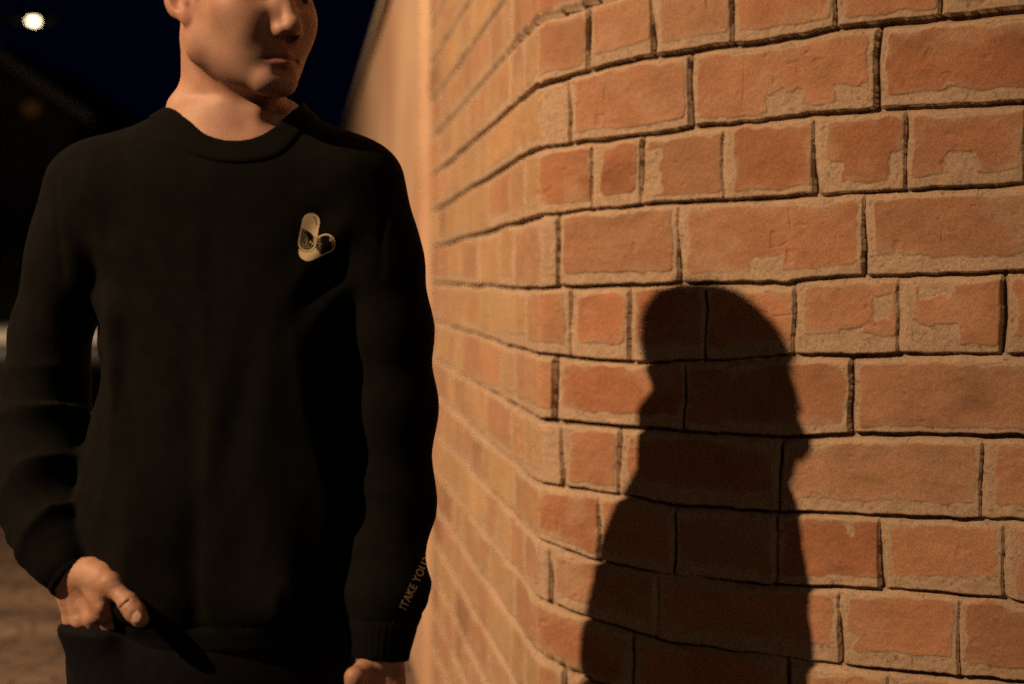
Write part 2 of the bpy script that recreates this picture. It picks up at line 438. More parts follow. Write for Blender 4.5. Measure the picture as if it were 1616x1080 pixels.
# ------------------------------------------------------------ street lamps
pole_m = mat("lamp_pole_paint", (.04,.045,.04), .5)
def street_lamp(x, y, h, dx, label, glow):
    t = empty("street_lamp", (x, y, 0), label, "street lamp", "street lamps along the path")
    MB().tube([(x,y,0),(x,y,.35),(x,y,.36),(x,y,h-.4)], [.09,.085,.06,.045], 16).build("pole", pole_m, t, True)
    MB().tube([(x,y,h-.42),(x,y,h-.15),(x+dx*.25,y,h),(x+dx,y,h+.04)], [.04,.035,.03,.028], 12).build("arm", pole_m, t, True)
    hd = MB().tube([(x+dx*.9,y,h+.05),(x+dx*1.15,y,h+.06),(x+dx*1.6,y,h+.05),(x+dx*1.75,y,h+.03)], [.05,.13,.13,.03], 16).build("lamp_head", pole_m, t, True)
    lens = mat("lit_lens", (1,.8,.5), .4)
    bb = lens.node_tree.nodes["Principled BSDF"]
    bb.inputs["Emission Color"].default_value = (*glow[0], 1); bb.inputs["Emission Strength"].default_value = glow[1]
    cx = x+dx*1.38; m = MB()
    rings = [(.15,-.04),(.16,-.09),(.12,-.16),(.05,-.20)]
    n = 0
    for r_, dz in rings:
        for k in range(20): q = 2*math.pi*k/20; m.v.append((cx+min(abs(dx)*.2, .17)*r_/.16*math.cos(q), y+r_*math.sin(q), h+dz*.55+.03))
    for i in range(3):
        for k in range(20): m.f.append((i*20+k, i*20+(k+1)%20, (i+1)*20+(k+1)%20, (i+1)*20+k))
    m.f.append(tuple(60+k for k in range(20)))
    m.build("lamp_lens", lens, hd, True)
    return t
fl = at(55, 38, 30)
street_lamp(float(fl[0]) - 2.07, 30, float(fl[2])+.08, 1.5, "lit street lamp glowing white against the night sky", ((1,.84,.50), 9))
street_lamp(KEY_POS.x-.62, KEY_POS.y, KEY_POS.z+.30, .45, "sodium street lamp standing left of the camera", ((1,.55,.22), 8))

# ------------------------------------------------------------ far house and hedge
hs = empty("house", (-19, 48, 0), "dark gabled house with one dim orange window", "house")
def hp(px, py, Y=46): return at(px, py, Y)
ev = hp(128, 163); rg = hp(-60, 48)
wallm = add_noise(mat("dark_house_wall", (.10,.08,.07), .9), (.07,.055,.05), (.14,.11,.09), 1.2)
xe = float(ev[0])-.5; xr = float(rg[0]); xl = 2*xr - xe; ze = float(ev[2])-.1; zr = float(rg[2])-.1
w_ = MB(); n = 0
for y in (46.6, 58):
    w_.v += [(xl,y,0),(xe,y,0),(xe,y,ze),(xr,y,zr),(xl,y,ze)]
w_.f += [(0,1,2,3,4),(9,8,7,6,5)] + [((i+1)%5, i, 5+i, 5+(i+1)%5) for i in range(5)]
w_.build("wall", wallm, hs)
rf = MB()
for (xa, xb) in ((xe+.9, xr), (xl-.9, xr)):
    za = ze - abs(.9*(zr-ze)/(xr-xe)); n = len(rf.v)
    for y in (46, 58.6):
        rf.v += [(xa,y,za+.05),(xb,y,zr+.05),(xb,y,zr+.27),(xa,y,za+.27)]
    rf.f += [(n,n+1,n+2,n+3),(n+7,n+6,n+5,n+4)] + [(n+(i+1)%4, n+i, n+4+i, n+4+(i+1)%4) for i in range(4)]
rf.build("roof", mat("roof_tiles", (.06,.04,.035), .9), hs)
vb_ = MB()
for (xa, xb) in ((xe+.9, xr), (xl-.9, xr)):
    za = ze - abs(.9*(zr-ze)/(xr-xe)); n = len(vb_.v)
    for y in (45.92, 45.985): vb_.v += [(xa,y,za-.08),(xb,y,zr-.08),(xb,y,zr+.33),(xa,y,za+.33)]
    vb_.f += [(n,n+1,n+2,n+3),(n+7,n+6,n+5,n+4)] + [(n+(i+1)%4, n+i, n+4+i, n+4+(i+1)%4) for i in range(4)]
vb_.build("verge_board", mat("pale_board", (.42,.38,.34), .8), hs)
a_ = hp(38, 162, 46.55); b_ = hp(62, 182, 46.55)
fr = MB().box((float(a_[0])-.08, 46.5, float(b_[2])-.08), (float(b_[0])+.08, 46.59, float(a_[2])+.08)).build("window", mat("window_frame", (.2,.17,.14), .7), hs)
wp = mat("dim_lit_pane", (.1,.05,.02), .3); bb = wp.node_tree.nodes["Principled BSDF"]
bb.inputs["Emission Color"].default_value = (1,.36,.08,1); bb.inputs["Emission Strength"].default_value = .022
MB().box((float(a_[0]), 46.47, float(b_[2])), (float(b_[0]), 46.495, float(a_[2]))).build("pane", wp, fr)

hedge_m = add_noise(mat("hedge_leaves", (.09,.08,.03), .9), (.05,.05,.02), (.16,.13,.06), 5)
hv, hf = [], []
rr = random.Random(8)
for k in range(9000):
    x = rr.uniform(-30, -12); z = rr.random()**.8*2.1; y = 39.9 + rr.uniform(0, 1.2)
    z *= 1 - .10*math.sin(x*1.3) * rr.random()
    s_ = rr.uniform(.05, .13); a = Vector((rr.gauss(0,1), rr.gauss(0,1), rr.gauss(0,1))).normalized(); bq = a.orthogonal().normalized(); cq = a.cross(bq)
    p = Vector((x, y, z+.02)); n = len(hv)
    hv += [tuple(p+bq*s_), tuple(p+cq*s_*.6), tuple(p-bq*s_), tuple(p-cq*s_*.6)]; hf.append((n, n+1, n+2, n+3))
hd_ = empty("hedge", (-21, 40.5, 0), "clipped leafy hedge lit brown by the far lamp", "hedge")
m = MB(); m.v = hv; m.f = hf; m.build("foliage", hedge_m, hd_)
stem_m = mat("hedge_stem", (.08,.05,.03), .9)
for x in range(-29, -12, 2): MB().tube([(x,40.5,0),(x+.1,40.5,.8),(x-.1,40.5,1.7)], [.04,.03,.012], 6).build("stem", stem_m, hd_)

#PERSON
# ------------------------------------------------------------ implicit surfaces for the figure
def grid3(lo, hi, h):
    ax = [np.arange(lo[i], hi[i]+h, h, dtype=np.float32) for i in range(3)]
    return np.meshgrid(*ax, indexing='ij')
def snet(Fd, org, h):
    s = Fd < 0; nx, ny, nz = Fd.shape
    c = np.zeros((nx-1, ny-1, nz-1), np.int8)
    for i in (0, 1):
        for j in (0, 1):
            for k in (0, 1): c += s[i:nx-1+i, j:ny-1+j, k:nz-1+k]
    mx_ = (c > 0) & (c < 8); I = np.argwhere(mx_); idx = -np.ones(c.shape, np.int64); idx[mx_] = np.arange(len(I))
    acc = np.zeros((len(I), 3)); cnt = np.zeros(len(I))
    cor = [(i, j, k) for i in (0, 1) for j in (0, 1) for k in (0, 1)]
    for a in range(8):
        for b_ in range(a+1, 8):
            d = np.array(cor[b_])-np.array(cor[a])
            if abs(d).sum() != 1: continue
            A = I+cor[a]; B = I+cor[b_]
            fa = Fd[A[:,0], A[:,1], A[:,2]]; fb = Fd[B[:,0], B[:,1], B[:,2]]
            m = (fa < 0) != (fb < 0); t = fa[m]/(fa[m]-fb[m])
            acc[m] += A[m] + d*t[:, None]; cnt[m] += 1
    V = acc/np.maximum(cnt, 1)[:, None]*h + np.array(org)
    Q = []
    for ax in range(3):
        o1, o2 = [(1, 2), (2, 0), (0, 1)][ax]
        sl0 = [slice(1, -1)]*3; sl1 = [slice(1, -1)]*3
        sl0[ax] = slice(0, Fd.shape[ax]-1); sl1[ax] = slice(1, Fd.shape[ax])
        a, b_ = s[tuple(sl0)], s[tuple(sl1)]
        E = np.argwhere(a != b_); 
        off = np.ones(3, int); off[ax] = 0; E2 = E+off
        e1 = np.zeros(3, int); e1[o1] = 1; e2 = np.zeros(3, int); e2[o2] = 1
        g_ = lambda q: idx[q[:,0], q[:,1], q[:,2]]
        q = np.stack([g_(E2-e1-e2), g_(E2-e2), g_(E2), g_(E2-e1)], -1)
        ins = a[E[:,0], E[:,1], E[:,2]]
        q[~ins] = q[~ins][:, ::-1]
        Q.append(q)
    Q = np.concatenate(Q); Q = Q[(Q >= 0).all(1)]
    return V, Q
def smin(a, b_, k):
    h_ = np.maximum(k-np.abs(a-b_), 0)/k
    return np.minimum(a, b_) - h_*h_*k*.25
def smax(a, b_, k): return -smin(-a, -b_, k)
def cap(X, Y, Z, a, b_, r1, r2=None):
    r2 = r1 if r2 is None else r2
    a = np.asarray(a, float); b_ = np.asarray(b_, float); d = b_-a; L2 = float(d@d)
    t = np.clip(((X-a[0])*d[0]+(Y-a[1])*d[1]+(Z-a[2])*d[2])/L2, 0, 1)
    return np.sqrt((X-a[0]-t*d[0])**2+(Y-a[1]-t*d[1])**2+(Z-a[2]-t*d[2])**2) - (r1+(r2-r1)*t)
def ell(X, Y, Z, c, r, rot=None):
    x, y, z = X-c[0], Y-c[1], Z-c[2]
    if rot is not None:
        M = rot; x, y, z = x*M[0][0]+y*M[0][1]+z*M[0][2], x*M[1][0]+y*M[1][1]+z*M[1][2], x*M[2][0]+y*M[2][1]+z*M[2][2]
    k0 = np.sqrt((x/r[0])**2+(y/r[1])**2+(z/r[2])**2)
    k1 = np.sqrt((x/r[0]**2)**2+(y/r[1]**2)**2+(z/r[2]**2)**2)
    return k0*(k0-1)/np.maximum(k1, 1e-6)
def rotm(ax, ang):
    return np.array(__import__('mathutils').Matrix.Rotation(-R(ang), 3, ax))
PS = 1.61/FPX
def pz(py): return CH + (445-py)*PS
def px_(px): return (px-808)*PS

# torso profile: photo row -> left, right silhouette, half depth, centre depth
TT = np.array([
 (168, 280, 465, .062, 1.640), (176, 262, 480, .064, 1.640), (188, 238, 500, .067, 1.640), (203, 198, 527, .070, 1.640), (214, 168, 550, .075, 1.640),
 (235, 128, 592, .083, 1.640), (262, 108, 608, .089, 1.636), (300, 108, 606, .093, 1.635), (360, 112, 604, .095, 1.635), (420, 124, 592, .097, 1.635), (500, 149, 572, .099, 1.632),
 (600, 163, 560, .102, 1.628), (680, 138, 556, .110, 1.63), (760, 126, 556, .116, 1.62), (840, 132, 556, .120, 1.615),
 (900, 146, 557, .120, 1.61), (945, 152, 556, .118, 1.61), (962, 156, 552, .113, 1.61), (1010, 158, 548, .112, 1.61)], float)
_r = np.arange(140, 1041, 2.0)
_c = [np.interp(_r, TT[:, 0], TT[:, k]) for k in range(1, 5)]
_g = np.exp(-(np.arange(-24, 25)/9.0)**2/2); _g /= _g.sum()
_c = [np.convolve(np.pad(c_, 24, mode='edge'), _g, mode='valid') for c_ in _c]
TT = np.stack([_r] + _c, 1)
TZ = pz(TT[:, 0])[::-1]
def torso(X, Y, Z, shrink=0.0, topc=True):
    f = lambda c: np.interp(Z, TZ, c[::-1]).astype(np.float32)
    l = px_(f(TT[:, 1])); r = px_(f(TT[:, 2])); b_ = f(TT[:, 3]); cy = f(TT[:, 4])
    a = (r-l)/2 - shrink; b_ = b_ - shrink; cx = (l+r)/2
    n_ = 2.35
    k = (np.abs((X-cx)/a)**n_ + np.abs((Y-cy)/b_)**n_)**(1/n_)
    d = (k-1)*np.minimum(a, b_)
    d = smax(d, Z-(pz(150)-shrink*1.3), .010)
    return smax(d, (pz(1004))-Z, .012)

# ---- head frame
YAW = 43.0
fx, fy = math.sin(R(YAW)), -math.cos(R(YAW))
HO = at(387, 1, 1.600)
PT_ = R(3)     # chin slightly down
def head_local(X, Y, Z):
    x0, y0, z0 = X-HO[0], Y-HO[1], Z-HO[2]
    lx = x0*(-fy) + y0*fx
    ly = x0*fx + y0*fy
    ly, lz = ly*math.cos(PT_) - z0*math.sin(PT_)*1, z0*math.cos(PT_) + ly*math.sin(PT_)
    return lx.astype(np.float32), ly.astype(np.float32), lz.astype(np.float32)
def head_world(p):
    lx, ly, lz = p
    z0 = lz*math.cos(PT_) - ly*math.sin(PT_); y1 = ly*math.cos(PT_) + lz*math.sin(PT_)
    return np.array([HO[0] + lx*(-fy) + y1*fx, HO[1] + lx*fx + y1*fy, HO[2]+z0])
def head_sdf(X, Y, Z, full=True):
    x, y, z = head_local(X, Y, Z); ax = np.abs(x)
    d = ell(x, y, z, (0, -.020, .034), (.0765, .098, .082))
    d = smin(d, ell(x, y, z, (0, .021, -.030), (.0635, .0690, .086)), .035)
    # jaw
    d = smin(d, cap(ax, y, z, (.053, -.004, -.062), (.014, .067, -.104), .017, .014), .030)
    d = smin(d, cap(ax, y, z, (.058, -.010, -.020), (.053, -.004, -.064), .015, .014), .030)
    d = smin(d, ell(x, y, z, (0, .028, -.075), (.048, .056, .030)), .02)
    d = smin(d, ell(x, y, z, (0, .075, -.104), (.022, .018, .017)), .016)
    # cheeks, brow
    d = smin(d, ell(ax, y, z, (.040, .049, -.024), (.022, .021, .018)), .034)
    d = smin(d, cap(ax, y, z, (.010, .083, .018), (.044, .064, .020), .009, .009), .016)
    d = smin(d, ell(ax, y, z, (.026, .0680, -.040), (.022, .0185, .028)), .026)
    # hollow beneath the cheekbone
    # muzzle
    d = smin(d, ell(x, y, z, (0, .067, -.064), (.028, .024, .028)), .016)
    # eye sockets
    d = smax(d, -ell(ax, y, z, (.032, .096, -.002), (.019, .018, .012)), .016)
    d = smin(d, ell(ax, y, z, (.032, .066, -.001), (.0135, .0135, .0130)), .004)
    d = smin(d, cap(ax, y, z, (.019, .0765, -.0075), (.043, .0700, -.0070), .0035, .003), .004)
    d = smin(d, cap(ax, y, z, (.019, .079, .0065), (.043, .0725, .0075), .0040, .003), .004)
    # nose
    z = z + .0085
    d = smin(d, cap(x, y, z, (0, .0810, .034), (0, .0835, .012), .010, .0085), .012)
    d = smin(d, cap(x, y, z, (0, .083, .014), (0, .106, -.030), .0085, .0088), .010)
    d = smin(d, ell(x, y, z, (0, .1085, -.034), (.0112, .0085, .0098)), .008)
    d = smin(d, cap(ax, y, z, (.006, .082, .004), (.0105, .090, -.030), .0075, .0090), .010)
    d = smin(d, ell(ax, y, z, (.0120, .0965, -.0385), (.0072, .0115, .0082)), .007)
    d = smax(d, -ell(ax, y, z, (.0068, .1005, -.0440), (.0038, .0065, .0040)), .003)
    d = smax(d, -cap(ax, y, z, (.0190, .0900, -.034), (.0170, .091, -.044), .0012, .001), .004)
    # philtrum and lips
    z = z + .0015
    d = smax(d, -cap(x, y, z, (0, .0975, -.049), (0, .0960, -.056), .0012, .0018), .004)
    t = np.clip(ax/.026, 0, 1)
    yl = .0925 - .017*t*t; zl = -.0685 - .0015*t*t + .0012*(1-t)
    up_ = np.sqrt(((y-(yl-.0005))/1.0)**2 + ((z-(zl+.0048*(1-t*.7)))/.9)**2 + np.maximum(ax-.024, 0)**2) - (.0066*(1-.70*t))
    lo_ = np.sqrt(((y-(yl-.0015))/1.0)**2 + ((z-(zl-.0070*(1-t*.7)))/.9)**2 + np.maximum(ax-.021, 0)**2) - (.0086*(1-.70*t))
    d = smin(d, up_, .0035); d = smin(d, lo_, .0045)
    crease = np.sqrt((y-yl-.0045)**2*.35 + (z-zl)**2 + np.maximum(ax-.0255, 0)**2) - .0011
    d = smax(d, -crease, .0022)
    d = smax(d, -ell(x, y, z, (0, .0985, -.0855), (.018, .0080, .0050)), .008)
    z = z - .010
    # ears
    ex_, ey_, ez_ = ax-.0765, y+.012, z+.006
    c_, s_ = math.cos(R(12)), math.sin(R(12))
    e1, e3 = ey_*c_ + ez_*s_, -ey_*s_ + ez_*c_          # backward lean
    e0 = ex_ + e1*.45                                    # flares outward towards the back
    pl_ = ell(e0, e1, e3, (.004, -.006, .004), (.0065, .0175, .0300))
    pl_ = smin(pl_, ell(e0, e1, e3, (.002, .002, -.026), (.0058, .0080, .0105)), .006)
    con = ell(e0, e1, e3, (.0125, -.002, -.004), (.0095, .0092, .0145))
    pl_ = smax(pl_, -con, .003)
    sca = ell(e0, e1, e3, (.0120, -.0085, .013), (.0050, .0035, .0150))
    pl_ = smax(pl_, -sca, .003)
    pl_ = smin(pl_, ell(e0, e1, e3, (.0050, .0075, -.0075), (.0032, .0035, .0055)), .002)
    d = smin(d, pl_, .0045)
    return d
def neck_sdf(X, Y, Z):
    A = at(352, 55, 1.640); B = at(366, 196, 1.655)
    d = cap(X, Y, Z, A, B, .053, .0635)
    
    d = smin(d, cap(X, Y, Z, at(404, 110, 1.60), at(394, 215, 1.615), .026, .024), .04)
    # neck muscles running from behind the ear to the notch
    d = smin(d, cap(X, Y, Z, at(306, 62, 1.635), at(384, 228, 1.586), .0130, .0100), .011)
    d = smin(d, cap(X, Y, Z, at(436, 100, 1.66), at(404, 228, 1.590), .0120, .0090), .016)
    d = smin(d, ell(X, Y, Z, at(413, 168, 1.583), (.010, .012, .016)), .022)
    # trapezius and collar bones
    d = smin(d, cap(X, Y, Z, at(335, 110, 1.69), at(290, 196, 1.672), .014, .010), .03)
    d = smin(d, cap(X, Y, Z, at(400, 110, 1.69), at(452, 196, 1.672), .014, .010), .03)
    d = smin(d, cap(X, Y, Z, at(283, 172, 1.632), at(338, 232, 1.594), .014, .013), .035)
    d = smin(d, cap(X, Y, Z, at(458, 180, 1.640), at(424, 232, 1.596), .012, .012), .03)
    d = smin(d, cap(X, Y, Z, at(376, 236, 1.590), at(290, 222, 1.62), .008, .008), .02)
    d = smin(d, cap(X, Y, Z, at(410, 236, 1.590), at(470, 222, 1.62), .008, .008), .02)
    return d

def hand_chain(X, Y, Z, pts, rs, k=.006):
    d = None
    for a, b_, r1, r2 in zip(pts[:-1], pts[1:], rs[:-1], rs[1:]):
        c_ = cap(X, Y, Z, a, b_, r1, r2); d = c_ if d is None else smin(d, c_, k)
    return d
H1 = dict(wr=at(108,896,1.555), cm=at(146,905,1.525), mc=at(175,922,1.492), ip=at(203,952,1.474), tp=at(221,977,1.468))
H1k = [at(163,965,1.520), at(146,975,1.528), at(128,980,1.540), at(113,978,1.553)]
def hand_right(X, Y, Z):
    """the hand in the pocket: thumb hooked outside, four fingers inside"""
    h = H1
    d = cap(X, Y, Z, at(70,850,1.60), h['wr'], .030, .0235)
    wr2 = at(118,905,1.55)
    for k, kn in enumerate(H1k):
        st = wr2 + (kn-wr2)*.12 + np.array([.010-.008*k, 0, .006-.004*k])
        d = smin(d, cap(X, Y, Z, st, kn, .0135, .0118-.0008*k), .009)
        f1 = kn + np.array([.010, .012, -.040+.003*k]); f2 = f1 + np.array([.012, .010, -.024+.002*k]); f3 = f2 + np.array([.012, .010, -.018])
        d = smin(d, hand_chain(X, Y, Z, [kn, f1, f2, f3], [.0105, .0092, .0085, .0075]), .006)
    d = smin(d, cap(X, Y, Z, wr2, h['cm'], .021, .0175), .016)
    d = smin(d, cap(X, Y, Z, h['cm'], h['mc'], .0165, .0130), .012)
    d = smin(d, ell(X, Y, Z, at(163,903,1.512), (.012, .010, .010)), .010)
    d = smin(d, ell(X, Y, Z, h['mc']+np.array([-.001,-.004,.002]), (.0125, .0110, .0120)), .006)
    d = smin(d, cap(X, Y, Z, h['mc'], h['ip'], .0108, .0102), .008)
    d = smin(d, ell(X, Y, Z, h['ip'], (.0112, .0105, .0112)), .005)
    m2 = h['ip']*.45 + h['tp']*.55
    d = smin(d, cap(X, Y, Z, h['ip'], m2, .0100, .0116), .006)
    d = smin(d, cap(X, Y, Z, m2, h['tp'], .0116, .0102), .006)
    d = smin(d, cap(X, Y, Z, at(156,922,1.518), at(163,962,1.512), .0135, .0120), .014)
    # webbing between thumb and first finger, pad of the thumb
    d = smin(d, cap(X, Y, Z, at(160,940,1.515), at(178,934,1.498), .0095, .0085), .016)
    # joint creases on the thumb
    ax_ = (h['tp']-h['ip']); ax_ /= np.linalg.norm(ax_)
    for off_ in (.0005,):
        c_ = h['ip'] + ax_*off_
        pl_ = np.abs((X-c_[0])*ax_[0]+(Y-c_[1])*ax_[1]+(Z-c_[2])*ax_[2])
        near = np.sqrt((X-c_[0])**2+(Y-c_[1]+.010)**2+(Z-c_[2])**2) - .008
        d = smax(d, -np.maximum(pl_-.0003, near), .0030)
    # nail bed
    nb = h['tp']*.72+h['ip']*.28
    d = smax(d, -ell(X, Y, Z, nb+np.array([.001,-.0138,.004]), (.0062, .0030, .0082)), .0015)
    # tendons
    d = smin(d, cap(X, Y, Z, at(128,905,1.535), at(160,960,1.500), .0030, .0030), .012)
    return d
H2 = dict(wr=at(600,1020,1.545), kn=[at(584,1108,1.500), at(600,1112,1.505), at(615,1108,1.515), at(629,1100,1.528)])
def hand_left(X, Y, Z):
    d = cap(X, Y, Z, at(606,960,1.565), H2['wr'], .029, .0240)
    for k, kn in enumerate(H2['kn']):
        st = H2['wr'] + np.array([-.012+.009*k, -.006+.004*k, -.012])
        d = smin(d, cap(X, Y, Z, st, kn, .0135, .0125-.0008*k), .012)
        L_ = [.044, .048, .045, .036][k]
        f1 = kn + np.array([-.002, -.010, -1])*np.array([1, 1, L_]); f2 = f1 + np.array([-.002, .012, -L_*.55]); f3 = f2 + np.array([0, .016, -L_*.32])
        d = smin(d, hand_chain(X, Y, Z, [kn, f1, f2, f3], [.0108-.0005*k, .0095-.0005*k, .0086-.0004*k, .0074-.0004*k]), .005)
    for p in ((598,1048,1.520), (624,1054,1.530)):
        d = smin(d, ell(X, Y, Z, at(*p), (.0105, .009, .0105)), .010)
    d = smin(d, hand_chain(X, Y, Z, [at(588,1044,1.530), at(562,1070,1.498), at(554,1112,1.490), at(554,1145,1.490)], [.0150, .0120, .0102, .0095]), .006)
    d = smin(d, ell(X, Y, Z, at(559,1068,1.492), (.0105, .010, .0105)), .006)
    # grooves between tendons
    return d

def low_body(X, Y, Z, sh=0.0):
    """hips and legs"""
    l = -.385
    d = ell(X, Y, Z, (l, 1.615, .86), (.172-sh, .112-sh, .16))
    for s_ in (-1, 1):
        hip = (l+s_*.088, 1.615, .86); kn_ = (l+s_*.105, 1.60, .475); an = (l+s_*.115, 1.645, .085)
        d = smin(d, cap(X, Y, Z, hip, kn_, .088-sh, .062-sh), .03)
        d = smin(d, cap(X, Y, Z, kn_, an, .060-sh, .046-sh), .03)
    return d

# sleeves (sweatshirt arms) --------------------------------------
ARM1 = [(at(158,306,1.625), .060), (at(118,420,1.635), .0575), (at(79,530,1.645), .0450), (at(72,640,1.645), .0545),
        (at(70,740,1.620), .0540), (at(78,830,1.585), .0490), (at(100,880,1.560), .0400)]
ARM2 = [(at(552,302,1.630), .0600), (at(593,420,1.628), .0560), (at(611,520,1.628), .0545), (at(618,640,1.628), .0540),
        (at(613,790,1.622), .0540), (at(604,880,1.590), .0480), (at(605,945,1.565), .0450), (at(602,982,1.556), .0400)]
def arm(X, Y, Z, A, sh=0.0, k=.03):
    d = None
    for (a, r1), (b_, r2) in zip(A[:-1], A[1:]):
        c_ = cap(X, Y, Z, a, b_, r1-sh, r2-sh); d = c_ if d is None else smin(d, c_, k)
    return d
def arm_s(X, Y, Z, A):
    """distance along an arm and signed side, for folds"""
    best = np.full(X.shape, 9., np.float32); s = np.zeros(X.shape, np.float32); acc = 0.
    for (a, _), (b_, _) in zip(A[:-1], A[1:]):
        d = b_-a; L_ = float(np.linalg.norm(d))
        t = np.clip(((X-a[0])*d[0]+(Y-a[1])*d[1]+(Z-a[2])*d[2])/L_**2, 0, 1)
        q = (X-a[0]-t*d[0])**2+(Y-a[1]-t*d[1])**2+(Z-a[2]-t*d[2])**2
        m = q < best; best[m] = q[m]; s[m] = (acc + t*L_)[m]; acc += L_
    return s, acc
COLLAR_C = at(373, 192, 1.615)
def ring_pt(th, rr_=1.0, dz=0.0):
    """neckband centre line; th = 90 deg is the front"""
    c, s_ = math.cos(th), math.sin(th)
    rx = .0785*rr_; ry = (.080 if s_ > 0 else .062)*rr_
    x = COLLAR_C[0] + rx*c + .014*max(s_, 0)**1.5
    y = COLLAR_C[1] + .018 - ry*s_
    z = COLLAR_C[2] + .024 - .052*max(s_, 0)**1.35 + .016*max(-s_, 0) + dz + .006*c*0
    return np.array([x, y, z])
def hole_sdf(X, Y, Z):
    """neck opening: vertical slanted column inside the band"""
    x = X-COLLAR_C[0]; y = -(Y-COLLAR_C[1]-.018); 
    ry = np.where(y > 0, .078, .062)
    s_ = np.clip(y/.078, 0, 1)
    k = np.sqrt(((x+.007-.014*s_**1.5)/.0890)**2 + (y/ry)**2)
    zc = COLLAR_C[2] + .024 - .052*s_**1.35
    zp = 1.5460 - .0535*s_**1.05 + .25*np.clip(-y, 0, .06) - .04*x
    return smax((k-1)*.07, zp-.011-Z, .035).astype(np.float32)

def folds(X, Y, Z, dt, d1, d2):
    """cloth relief of the sweatshirt"""
    f = np.zeros_like(X)
    low = sstep(pz(330), pz(760), -Z*1.0) if False else np.clip((pz(300)-Z)/(pz(300)-pz(820)), 0, 1)
    v = vnoise(X*17 + Z*1.5, Y*9, Z*2.4, seed=81)
    v2 = vnoise(X*34 - Z*5, Y*14, Z*5, seed=82)
    fold_t = (np.abs(v)*-1.0+.35)*.020*low*(1-.85*np.exp(-((X-px_(500))/.05)**2-((Z-pz(372))/.06)**2)) + v2*.0036*(.3+low)
    gx_ = (X/PS+808) + 14*v2 + (Z-1.1)*40
    fold_t += low*((.010*np.exp(-((gx_-232)/42)**2) - .010*np.exp(-((gx_-335)/42)**2)) + .002*np.exp(-((gx_-440)/34)**2))
    # drag lines from the armpits
    q1 = (X-px_(150))*.72 + (Z-pz(380))*.69
    fold_t += .0040*np.exp(-((Z-pz(460))/.07)**2)*np.exp(-((X-px_(190))/.06)**2)*np.sin(q1/.0088+2*v)
    q2 = (X-px_(560))*-.75 + (Z-pz(380))*.66
    fold_t += .0035*np.exp(-((Z-pz(450))/.08)**2)*np.exp(-((X-px_(540))/.05)**2)*np.sin(q2/.009+2*v)
    # blousing above the hem
    fold_t *= sstep(pz(985), pz(930), Z)
    fold_t += .008*np.exp(-((Z-pz(925))/.030)**2)*(.4+.6*vnoise(X*22, Y*12, Z*4, seed=83))
    s1, L1 = arm_s(X, Y, Z, ARM1); s2, L2 = arm_s(X, Y, Z, ARM2)
    a1 = sstep(.16, .30, s1)*(1-sstep(L1-.035, L1-.008, s1))
    ph = s1/.0125 + 2.6*vnoise(X*9, Y*9, Z*6, seed=84) + (X-px_(70))*22 
    r1 = (np.abs(np.sin(ph*.5))**1.0-.62)
    amp1 = .35+.65*np.clip(vnoise(X*16, Y*16, Z*9, seed=85)+.55, 0, 1)
    fold_1 = -r1*.0135*a1*amp1 + .003*vnoise(X*30, Y*30, Z*22, seed=86)
    a2 = sstep(.34, .50, s2)*(1-sstep(L2-.04, L2-.01, s2))
    ph2 = s2/.016 + 2.4*vnoise(X*8, Y*8, Z*6, seed=87) - (X-px_(620))*20
    fold_2 = -(np.abs(np.sin(ph2*.5))-.62)*.0060*a2 + .0030*vnoise(X*13, Y*13, Z*4, seed=88) + .0035*np.exp(-((s2-L2+.035)/.02)**2)
    w1 = np.clip((dt-d1)/.02+.5, 0, 1); w2 = np.clip((dt-d2)/.02+.5, 0, 1)
    return fold_t*(1-np.maximum(w1, w2)) + fold_1*w1 + fold_2*w2, s1, s2

# ------------------------------------------------------------ materials of the figure
skin = mat("skin", (.50,.30,.21), .52)
N, L, b = nodes(skin)
b.inputs["Subsurface Weight"].default_value = .12; b.inputs["Subsurface Radius"].default_value = (.9,.35,.2); b.inputs["Subsurface Scale"].default_value = .006
b.inputs["Specular IOR Level"].default_value = .38
tc = N.new("ShaderNodeTexCoord")
na = N.new("ShaderNodeTexNoise"); na.inputs["Scale"].default_value = 28; na.inputs["Detail"].default_value = 6; L.new(tc.outputs["Object"], na.inputs["Vector"])
ra = N.new("ShaderNodeValToRGB"); ra.color_ramp.elements[0].position = .3; ra.color_ramp.elements[1].position = .7
ra.color_ramp.elements[0].color = (.40,.205,.14,1); ra.color_ramp.elements[1].color = (.52,.315,.225,1)
L.new(na.outputs["Fac"], ra.inputs[0])
lipa = N.new("ShaderNodeAttribute"); lipa.attribute_name = "Tone"
ml = N.new("ShaderNodeMixRGB"); ml.blend_type = 'MULTIPLY'; ml.inputs[0].default_value = 1
L.new(ra.outputs[0], ml.inputs[1]); L.new(lipa.outputs["Color"], ml.inputs[2]); L.new(ml.outputs[0], b.inputs["Base Color"])
nb_ = N.new("ShaderNodeTexNoise"); nb_.inputs["Scale"].default_value = 900; nb_.inputs["Detail"].default_value = 3; L.new(tc.outputs["Object"], nb_.inputs["Vector"])
bp = N.new("ShaderNodeBump"); bp.inputs["Strength"].default_value = .35; bp.inputs["Distance"].default_value = .0006
L.new(nb_.outputs["Fac"], bp.inputs["Height"]); L.new(bp.outputs[0], b.inputs["Normal"])

